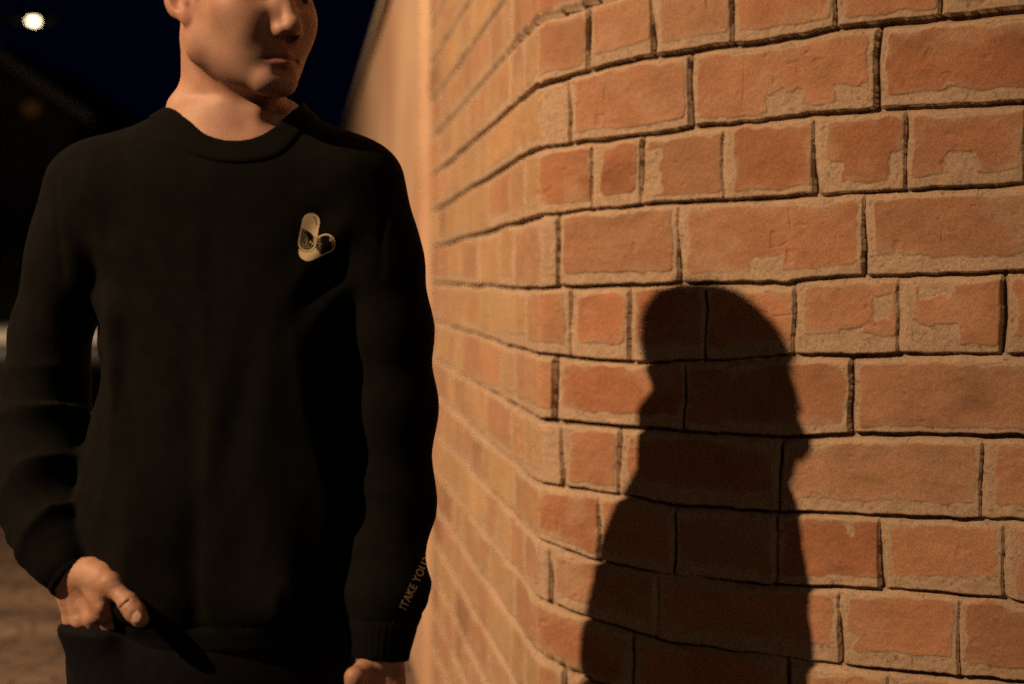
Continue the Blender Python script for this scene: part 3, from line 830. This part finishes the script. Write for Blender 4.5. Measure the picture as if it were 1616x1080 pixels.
fab = mat("black_sweat_cloth", (.010,.010,.009), .95)
add_noise(fab, (.0032,.0033,.0026), (.0052,.0052,.0042), 60, 6, bump=.6, bscale=1100, bdist=.0006)
fab.node_tree.nodes["Principled BSDF"].inputs["Specular IOR Level"].default_value = .12
fab.node_tree.nodes["Principled BSDF"].inputs["Sheen Weight"].default_value = .0
ribm = mat("black_rib_knit", (.0036,.0036,.0032), .95); ribm.node_tree.nodes["Principled BSDF"].inputs["Specular IOR Level"].default_value = .12
jean = add_noise(mat("black_denim", (.012,.012,.016), .9), (.0030,.0030,.0042), (.0055,.0055,.007), 90, 6, bump=.5, bscale=900, bdist=.0005)
jean.node_tree.nodes["Principled BSDF"].inputs["Specular IOR Level"].default_value = .15
ink = add_noise(mat("cream_print", (.88,.72,.45), .75), (.80,.65,.40), (.92,.78,.50), 700)
hairm = add_noise(mat("dark_blond_hair", (.12,.07,.035), .6), (.08,.045,.022), (.20,.125,.065), 120)

# ------------------------------------------------------------ the figure
person = empty("person", (px_(345), 1.62, 0), "young man in a black crew-neck sweatshirt, hand in pocket, head turned", "person")
VV, FF, TN = [], [], []
def addmesh(V, Q, tone=None):
    n = sum(len(v) for v in VV); VV.append(V); FF.append(Q+n); TN.append(np.ones((len(V), 3)) if tone is None else tone)
# head and neck
hh_ = .00185
lo = np.array([px_(225), 1.46, pz(268)]); hi = np.array([px_(555), 1.76, HO[2]+.135])
X, Y, Z = grid3(lo, hi, hh_)
tb = torso(X, Y, Z, .012)
bodyf = smin(smin(head_sdf(X, Y, Z), neck_sdf(X, Y, Z), .018), tb, .015)
V, Q = snet(bodyf, (X[0,0,0], Y[0,0,0], Z[0,0,0]), hh_)
x, y, z = head_local(V[:,0], V[:,1], V[:,2])
lip = np.exp(-((z+.0795)/.0066)**2)*(1-sstep(.019, .026, np.abs(x)))*sstep(.078, .086, y)
line = np.exp(-((z+.0785+.0015*(np.abs(x)/.026)**2)/.0012)**2)*(1-sstep(.024, .028, np.abs(x)))*sstep(.07, .078, y)
beard = sstep(-.035, -.06, -(-z)) if False else sstep(.045, .075, -z)*sstep(-.02, .02, y)*(1-lip)
earr = sstep(.070, .078, np.abs(x))*(np.abs(z) < .05)
tone = np.ones((len(V), 3))
tone *= 1 - lip[:, None]*np.array([.12, .40, .34])
tone *= 1 - line[:, None]*np.array([.45, .55, .55])
tone *= 1 - beard[:, None]*np.array([.12, .12, .08])
tone *= 1 - earr[:, None]*np.array([.0, .14, .14])
addmesh(V, Q, tone)
# hands and forearms
for fn, lo, hi in ((hand_right, at(60,860,1.44)*[1,0,1]+[0,1.435,0], None), (hand_left, None, None)):
    if fn is hand_right:
        lo = np.array([at(55,0,1.6)[0], 1.435, at(0,1100,1.5)[2]]); hi = np.array([at(262,0,1.45)[0], 1.66, at(0,845,1.6)[2]])
    else:
        lo = np.array([at(525,0,1.55)[0], 1.45, at(0,1270,1.6)[2]]); hi = np.array([at(665,0,1.6)[0], 1.61, at(0,960,1.6)[2]])
    X, Y, Z = grid3(lo, hi, .0014)
    D = fn(X, Y, Z) + .00025*vnoise(X*260, Y*260, Z*260, seed=91)
    V, Q = snet(D, (X[0,0,0], Y[0,0,0], Z[0,0,0]), .0014)
    addmesh(V, Q)
# trunk, arms and legs under the clothes
X, Y, Z = grid3(np.array([px_(20), 1.44, .02]), np.array([px_(700), 1.80, pz(205)]), .008)
D = smin(smin(torso(X, Y, Z, .014), low_body(X, Y, Z, .014), .03), np.minimum(arm(X, Y, Z, ARM1, .018), arm(X, Y, Z, ARM2, .018)), .01)
V, Q = snet(D, (X[0,0,0], Y[0,0,0], Z[0,0,0]), .008)
addmesh(V, Q)
body = mesh_np("body", np.concatenate(VV), np.concatenate(FF), skin, person)
ta = body.data.color_attributes.new("Tone", 'FLOAT_COLOR', 'POINT')
tn = np.concatenate(TN); ta.data.foreach_set("color", np.concatenate([tn, np.ones((len(tn), 1))], 1).astype(np.float32).ravel())

# eyes (mostly above the picture), brows
eye_m = mat("eye_white", (.6,.55,.5), .25); iris_m = mat("iris", (.08,.06,.04), .2)
for s_ in (-1, 1):
    c = Vector(head_world((s_*.032, .0672, -.001)))
    m = MB()
    for i in range(13):
        for k in range(18):
            a1 = math.pi*i/12; a2 = 2*math.pi*k/18
            m.v.append(tuple(c + Vector((math.sin(a1)*math.cos(a2), math.sin(a1)*math.sin(a2), math.cos(a1)))*.0132))
    for i in range(12):
        for k in range(18): m.f.append((i*18+k, (i+1)*18+k, (i+1)*18+(k+1) % 18, i*18+(k+1) % 18))
    eo = m.build("eye", eye_m, person, True)
    q0 = Vector(head_world((s_*.032+.004, .0795, -.001))); q1 = Vector(head_world((s_*.032+.004, .0812, -.001)))
    MB().tube([q0, q1], [.0062, .0045], 20).build("iris", iris_m, eo, True)
# thumb nail
nt = H1['tp']*.74+H1['ip']*.26; axn = H1['tp']-H1['ip']; axn /= np.linalg.norm(axn); sd = np.cross(axn, [0, -1, 0]); sd /= np.linalg.norm(sd)
nv_, nf_ = [], []
for i in range(9):
    for j in range(7):
        a_ = (i/8-.5)*2; b2 = (j/6-.5)*2
        w_ = math.sqrt(max(0, 1-(abs(a_)**3.2)))*.95+.05
        p = nt + axn*a_*.0078 + sd*b2*w_*.0070 + np.array([.0006, -.0121+.0016*b2*b2*w_+.0012*a_*a_, .001]); nv_.append(tuple(p))
for i in range(8):
    for j in range(6): nf_.append((i*7+j, (i+1)*7+j, (i+1)*7+j+1, i*7+j+1))
m = MB(); m.v = nv_; m.f = nf_; m.build("thumb_nail", mat("nail", (.58,.38,.30), .3), body, True)

# hair: a close cap with thousands of short strands
X, Y, Z = grid3(HO+np.array([-.115,-.13,-.10]), HO+np.array([.115,.13,.145]), .0028)
hx, hy, hz = head_local(X, Y, Z)
cr_ = ell(hx, hy, hz, (0, -.020, .034), (.0765, .098, .082))
cr_ = smin(cr_, ell(hx, hy, hz, (0, .021, -.030), (.0635, .0690, .086)), .035)
thick = .004 + .009*sstep(.02, .09, hz)
hairline = np.where(hy > -.010, .030 + .045*sstep(.035, .085, hy) - .050*np.exp(-((hy-.012)/.009)**2)*(hy < .03), -.034 - .045*sstep(-.015, -.04, hy))
D = smax(cr_ - thick - .002*vnoise(X*150, Y*150, Z*150, seed=95), hairline - hz, .006)
V, Q = snet(D, (X[0,0,0], Y[0,0,0], Z[0,0,0]), .0028)
hair = mesh_np("hair", V, Q, hairm, person)
rs_ = np.random.RandomState(3); pick = rs_.randint(0, len(V), 15000)
hv, hf = [], []
cc = HO + np.array([0, 0, .02])
for i in pick:
    p = V[i]; nrm = (p-cc); nrm /= np.linalg.norm(nrm); lz = p[2]-HO[2]
    ln = .0045 + .012*float(np.clip((lz-.0)/.08, 0, 1)); dn_ = np.array([0, 0, -1.])*.9 + nrm*.8 + rs_.normal(0, .30, 3)
    dn_ /= np.linalg.norm(dn_); sd_ = np.cross(dn_, nrm); sd_ /= np.linalg.norm(sd_)+1e-6
    n = len(hv); w_ = .00035
    hv += [tuple(p-nrm*.001-sd_*w_), tuple(p-nrm*.001+sd_*w_), tuple(p+dn_*ln)]; hf.append((n, n+1, n+2))
mesh_np("hair_strand", hv, hf, hairm, hair, smooth=False)["kind"] = "stuff"
bv, bf = [], []
for s_ in (-1, 1):
    for k in range(420):
        t = rs_.rand(); lx = s_*(.014+.036*t); z_ = .0205+.006*math.sin(t*2.6)+rs_.normal(0, .0018); y_ = .0945-.020*t*t
        p = head_world((lx, y_-.001, z_)); q = head_world((lx+s_*.007, y_+.0012-.004*t, z_+.0015)); sd_ = np.array([0, 0, .0004])
        n = len(bv); bv += [tuple(p-sd_), tuple(p+sd_), tuple(q)]; bf.append((n, n+1, n+2))
mesh_np("eyebrow", bv, bf, hairm, person, smooth=False)["kind"] = "stuff"

# sweatshirt -----------------------------------------------------
hs_ = .0036
lo = np.array([px_(-14), 1.465, pz(1016)]); hi = np.array([px_(708), 1.775, pz(165)])
X, Y, Z = grid3(lo, hi, hs_)
dt_ = torso(X, Y, Z)
d1 = arm(X, Y, Z, ARM1); d2 = arm(X, Y, Z, ARM2)
fo, s1, s2 = folds(X, Y, Z, dt_, d1, d2)
up = sstep(pz(430), pz(350), Z)
D = smin(dt_, d1, .010+.030*up if False else .012)
D = np.where(up > 0, D*(1-up) + smin(dt_, d1, .045)*up, D)
D2 = smin(D, d2, .012); D = D2*(1-up) + smin(D, d2, .045)*up
D = D - fo
# seams at the arm holes
for (pxs, slope, sgn) in ((111, .012, 1), (612, -.03, -1)):
    pl_ = np.abs(X - px_(pxs) - (Z-pz(330))*(-.06*sgn) ) 
    D = D + .0016*np.exp(-(pl_/.0035)**2)*(Z > pz(440))*(Z < pz(255))*(Y < 1.66)
# hem band step and seam
D = D + .0030*sstep(pz(950), pz(957), Z*1.0)*0 + .0022*np.exp(-((Z-pz(958))/.003)**2)
D = smax(D, .006-hole_sdf(X, Y, Z), .004)
D = np.where(X > px_(600), D, np.where((Y > 1.4), smax(D, pz(1004)-Z, .006), D))
V, Q = snet(D, (X[0,0,0], Y[0,0,0], Z[0,0,0]), hs_)
shirt = mesh_np("sweatshirt", V, Q, fab, person)
bvh = BVHTree.FromPolygons([tuple(v) for v in V], [tuple(int(i) for i in q) for q in Q])

# neckband: a ribbed strip cut out of the same body shape
Xn, Yn, Zn = grid3(np.array([px_(240), 1.52, pz(285)]), np.array([px_(512), 1.755, pz(132)]), .0016)
tn_ = torso(Xn, Yn, Zn); hn = hole_sdf(Xn, Yn, Zn)
th_ = np.arctan2(Yn-COLLAR_C[1]-.018, Xn-COLLAR_C[0])
Dn = smax(tn_ - .0034 - .0003*np.cos(th_*150)*sstep(.002, .006, hn)*sstep(.0185, .015, -(-hn)) if False else tn_ - .0034 - .0003*np.cos(th_*150)*(hn > .003)*(hn < .014), -hn, .003)
Dn = smax(Dn, hn - .0155, .003); Dn = smax(Dn, -(tn_ + .013), .002)
Vn, Qn = snet(Dn, (Xn[0,0,0], Yn[0,0,0], Zn[0,0,0]), .0016)
mesh_np("neckband", Vn, Qn, ribm, shirt)
def cuff(A, B, r1, r2, fl=1.0, tilt=(0, 0, 0)):
    m = MB(); A = Vector(A); B = Vector(B); ax_ = (B-A).normalized(); u = ax_.orthogonal().normalized(); v = ax_.cross(u)
    n_ = 96; st = [(0, r1*.90), (.04, r1), (.25, r1*1.02), (.5, (r1+r2)/2*1.01), (.8, r2*1.01), (.97, r2), (1, r2*.96), (.98, r2*.90), (.55, r2*.86)]
    for t, r_ in st:
        for k in range(n_):
            a_ = 2*math.pi*k/n_; rr2 = r_*(1+.018*(1 if k % 3 == 0 else -.3)) * (1+.03*math.sin(3*a_+t*4))
            m.v.append(tuple(A + (B-A)*t + u*math.cos(a_)*rr2 + v*math.sin(a_)*rr2*fl + Vector(tilt)*t*math.cos(a_)))
    for i in range(len(st)-1):
        for k in range(n_): m.f.append((i*n_+k, i*n_+(k+1) % n_, (i+1)*n_+(k+1) % n_, (i+1)*n_+k))
    return m.build("cuff", ribm, shirt, True)
cuff(at(86,862,1.572), at(121,913,1.548), .0425, .0330)
cuff(at(603,972,1.557), at(596,1040,1.545), .0430, .0375)

# chest print: two capsules, cream with dark halves
def capd(x, y, a, b_, r):
    d = np.array(b_)-np.array(a); t = np.clip(((x-a[0])*d[0]+(y-a[1])*d[1])/(d@d), 0, 1)
    return np.hypot(x-a[0]-t*d[0], y-a[1]-t*d[1])-r
def seg(x, y, pts, w):
    m = np.full(x.shape, 1e9)
    for a, b_ in zip(pts[:-1], pts[1:]): m = np.minimum(m, capd(x, y, a, b_, w))
    return m
gx, gy = np.meshgrid(np.arange(380, 856, 3.0), np.arange(270, 876, 3.0), indexing='ij')
A_ = capd(gx, gy, (546, 390), (497, 642), 108); B_ = capd(gx, gy, (512, 748), (728, 652), 117)
rd = np.random.RandomState(2).rand(*gx.shape)
splitA = gy - (466 + .36*(gx-436) + .0016*(gx-436)**2)          # >0: dark half
inkA = (A_ < 0) & ((splitA < 0) | (A_ > -16))
hl = seg(gx, gy, [(577,326),(600,352),(613,385),(615,424)], 6.5) < 0
dot = np.hypot(gx-603, gy-455) < 6
inkA &= ~(hl | dot)
inA_dark = (A_ < -16) & (splitA > 0)
inkA |= inA_dark & (seg(gx, gy, [(566,545),(582,556),(586,590),(578,640),(556,668)], 5) < 0)
inkA |= inA_dark & (np.hypot((gx-541)/8, (gy-632)/14) < 1)
inkA |= inA_dark & (rd < np.clip((520-gx)/190 + (gy-560)/600, 0, .20)) & (rd > .04)
splitB = (gx-590) - (gy-720)*1.0                                   # >0: dark half
splitB = (gx - 594) - np.clip(gy-700, -400, 400)*.80
inkB = (B_ < 0) & (A_ > 9) & ((splitB < 0) | (B_ > -15))
inB_dark = (B_ < -15) & (splitB >= 0) & (A_ > 9)
inkB |= inB_dark & ((seg(gx, gy, [(772,572),(800,600),(812,640),(800,690)], 4) < 0) | (np.hypot((gx-780)/7, (gy-612)/16) < 1))
inkB |= inB_dark & (rd < np.clip((690-gx)/200, 0, .20)) & (rd > .04)
mk = inkA | inkB
m = MB(); vid = {}
def lv(i, j):
    if (i, j) not in vid:
        zx, zy = gx[i, j]-1.5, gy[i, j]-1.5
        px, py = 420+zx*180/1389, 300+zy*140/1080
        hit = bvh.ray_cast(Vector(at(px, py, 1.3)), Vector(ray(px, py)).normalized())
        vid[(i, j)] = len(m.v)
        p = hit[0] if hit[0] is not None else Vector(at(px, py, 1.5))
        m.v.append(tuple(p - Vector(ray(px, py)).normalized()*.0007))
    return vid[(i, j)]
for i in range(gx.shape[0]-1):
    for j in range(gx.shape[1]-1):
        if mk[i, j]: m.f.append((lv(i, j), lv(i, j+1), lv(i+1, j+1), lv(i+1, j)))
m.build("chest_print", ink, shirt, True)

# lettering running up the sleeve
cu = bpy.data.curves.new("lettering", 'FONT'); cu.body = "!TAKE YOURS"; cu.size = 1; cu.space_character = 1.08; cu.offset = .012
to = bpy.data.objects.new("lettering_tmp", cu); COL.objects.link(to)
dg = bpy.context.evaluated_depsgraph_get(); tm = bpy.data.meshes.new_from_object(to.evaluated_get(dg))
bpy.data.objects.remove(to)
import bmesh
bm = bmesh.new(); bm.from_mesh(tm); bmesh.ops.triangulate(bm, faces=bm.faces[:])
bmesh.ops.subdivide_edges(bm, edges=bm.edges[:], cuts=1, use_grid_fill=False)
bm.verts.ensure_lookup_table()
p0 = np.array([640., 964.]); dirv = np.array([.44, -.90]); dirv /= np.linalg.norm(dirv); upd = np.array([-.90, -.44]); upd /= np.linalg.norm(upd)
tv, okv = [], []
for v in bm.verts:
    q = p0 + dirv*v.co.x*15.0 + upd*v.co.y*17.5
    hit = bvh.ray_cast(Vector(at(q[0], q[1], 1.3)), Vector(ray(*q)).normalized())
    okv.append(hit[0] is not None and hit[0].y < 1.66)
    p = hit[0] if hit[0] is not None else Vector((0, 0, 0))
    tv.append(tuple(p - Vector(ray(*q)).normalized()*.0012))
m = MB(); m.v = tv; m.f = [tuple(v.index for v in f.verts) for f in bm.faces if all(okv[v.index] for v in f.verts)]
used = sorted({i for f in m.f for i in f}); mp_ = {a: i for i, a in enumerate(used)}
m.v = [m.v[i] for i in used]; m.f = [tuple(mp_[i] for i in f) for f in m.f]
bm.free()
m.build("sleeve_lettering", ink, shirt)

# trousers -------------------------------------------------------
X, Y, Z = grid3(np.array([px_(85), 1.46, .04]), np.array([px_(600), 1.77, pz(960)]), .006)
hipz = pz(1000)
D = low_body(X, Y, Z, 0)
TJ = ell(X, Y, Z, (px_(331), 1.612, pz(1060)), (.178, .116, .18))
D = smin(D, TJ, .02)
D = D - .004*vnoise(X*14, Y*14, Z*5, seed=97) - .003*sstep(.45, .0, Z)*np.sin(Z/.010+3*vnoise(X*9, Y*9, Z*6, seed=98))
# pocket bulge round the fingers
for kn in H1k: D = smin(D, cap(X, Y, Z, kn+np.array([.0, -.003, -.010]), kn+np.array([.016, .008, -.07]), .0170, .013), .016)
D = smax(D, Z-(pz(968)), .006)
V, Q = snet(D, (X[0,0,0], Y[0,0,0], Z[0,0,0]), .006)
trousers = mesh_np("trousers", V, Q, jean, person)
# shoes
shoe_m = mat("black_leather", (.02,.02,.02), .45); sole_m = mat("rubber_sole", (.06,.055,.05), .8)
for s_ in (-1, 1):
    cx = -.385+s_*.118
    X, Y, Z = grid3(np.array([cx-.07, 1.36, 0.]), np.array([cx+.07, 1.74, .14]), .005)
    D = ell(X, Y, Z, (cx, 1.50, .035), (.047, .115, .042)); D = smin(D, ell(X, Y, Z, (cx, 1.645, .06), (.040, .062, .062)), .05)
    D = smax(D, .022-Z, .004)
    V, Q = snet(D, (X[0,0,0], Y[0,0,0], Z[0,0,0]), .005)
    so = mesh_np("shoe", V, Q, shoe_m, person)
    m = MB(); ps = []
    for k in range(32):
        a_ = 2*math.pi*k/32; ps.append((cx+(.050 if math.sin(a_) < 0 else .043)*math.cos(a_), 1.55+ .158*math.sin(a_)))
    m.v = [(x_, y_, .001) for x_, y_ in ps]+[(x_, y_, .026) for x_, y_ in ps]
    m.f = [tuple(range(32))[::-1], tuple(range(32, 64))]+[(k, (k+1) % 32, 32+(k+1) % 32, 32+k) for k in range(32)]
    m.build("sole", sole_m, so)
